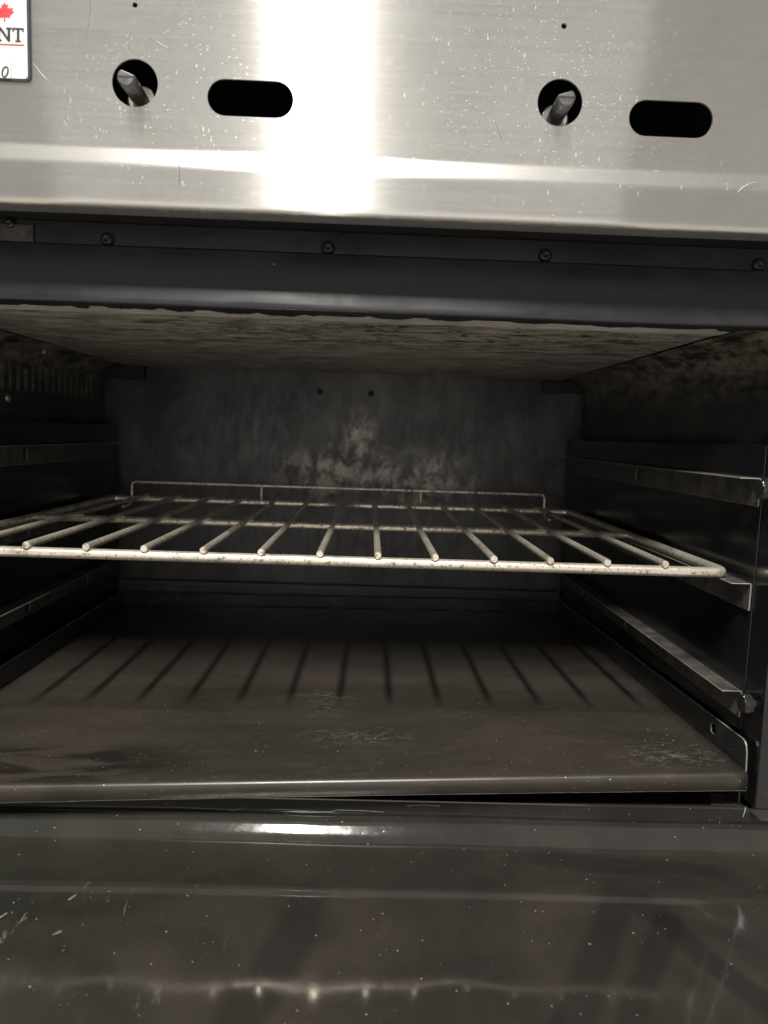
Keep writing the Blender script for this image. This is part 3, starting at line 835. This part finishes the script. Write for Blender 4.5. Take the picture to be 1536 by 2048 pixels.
# flakes and grit lying on the open door
random.seed(21); vs = []; fs = []
for i in range(230):
    x = random.uniform(DX0+.03, DX1-.01) if random.random() < .6 else random.gauss(-.22, .07)
    y = random.uniform(.345, .495)
    if not DX0+.01 < x < DX1-.01: continue
    z = dz_at(y)
    if y < .436: z += .0002
    a = random.uniform(0, math.pi); l = random.choice((.0002, .0003, .0003, .0004, .0005, .0011)); w = l*random.uniform(.35, .8)
    if x < -.17 and y < .43 and random.random() < .25: l, w, a = random.uniform(.002, .0045), random.uniform(.0008, .0014), random.uniform(.7, 1.2)
    b = len(vs); ca, sa = math.cos(a), math.sin(a); n = 6
    for k in range(n):
        t = 2*math.pi*k/n; q = random.uniform(.7, 1.15)
        vs.append((x+(ca*l*math.cos(t)-sa*w*math.sin(t))*q, y+(sa*l*math.cos(t)+ca*w*math.sin(t))*q, z+.0003))
    vs.append((x, y, z+.0003+w*.35))
    for k in range(n): fs.append((b+k, b+(k+1) % n, b+n))
gd = link('grit', mesh('grit', vs, fs), 'ash', None)
gd.location = O; gd['kind'] = 'stuff'; gd['label'] = 'small grey flakes and grit lying on the open oven door'; gd['category'] = 'grit'

# ------------------------------------------------------------------ wire rack
rack = empty('oven_rack', (XC, .76, RZ[1]), 'nickel plated wire oven rack with low back rail on the middle rails', 'rack')
RXC = -.0357; ZB = RZ[1]+.0043; RB = .0041; RR = .0028
XA, XB = RXC-.3160, RXC+.3160; YF0, YR = .5450, .984
fr = fillet([(RXC, YR, ZB), (XA, YR, ZB), (XA, YF0, ZB), (XB, YF0, ZB), (XB, YR, ZB), (RXC+.0001, YR, ZB)], .011, 8)
ext = []
for a, b in zip(fr, fr[1:]):
    n = max(1, int((b-a).length/.03))
    for i in range(n): ext.append(a+(b-a)*i/n)
ext.append(fr[-1])
link('frame', mesh('frame', *tube(ext, RB, 16, 0)), 'rack', rack, smooth=True)
link('cross_bar', mesh('cross_bar', *tube([(XA+.002, .755, ZB), (XB-.002, .755, ZB)], .0036, 12)), 'rack', rack, smooth=True)
for k in range(13):
    x = RXC+(k-6)*.0444+random.uniform(-.0006, .0006)
    zt = ZB+RB+RR-.0010
    bx, bz = random.uniform(-.0012, .0012), random.uniform(-.0006, .0004)
    rd = [tube([(x, YF0-.0044, zt), (x+bx*.4, YF0+.07, zt+bz*.6), (x+bx, YF0+.13, zt+bz), (x+bx*.3, .755, zt-.0003), (x-bx*.6, .87, zt+bz*.5), (x, YR+.002, zt)], RR*random.uniform(.96, 1.04), 12, .15)]
    for yy, zz in ((YF0+.0008, ZB+RB-.0008), (.755, ZB+.0034), (YR, ZB+RB-.0004)):
        q = random.uniform(.8, 1.2)
        rd.append(tube([(x-RR*1.25*q, yy-.0004, zz-.0010), (x-RR*.6, yy, zz), (x+RR*.6, yy, zz), (x+RR*1.25*random.uniform(.8, 1.2), yy+.0003, zz-.0010)], .0013*q, 8, .5))
    o = link('rod', mesh('rod', *merge(*rd)), 'rack', rack, smooth=True)
    o.data.set_sharp_from_angle(angle=.5)
sx0, sx1 = -.3230, .2435; zs = -.0740; ysb = .981
st = fillet([(sx0+.003, ysb-.045, ZB-.006), (sx0, ysb-.008, ZB-.007), (sx0, ysb, ZB+.004), (sx0, ysb, zs), (sx1, ysb, zs), (sx1, ysb, ZB+.004), (sx1, ysb-.008, ZB-.007), (sx1-.003, ysb-.045, ZB-.006)], .006, 6)
link('back_rail', mesh('back_rail', *tube(st, .0017, 10)), 'rack', rack, smooth=True)
for x in (-.1467, .0720):
    link('rail_post', mesh('rail_post', *tube([(x, ysb, ZB+.002), (x, ysb, zs)], .0015, 8)), 'rack', rack, smooth=True)
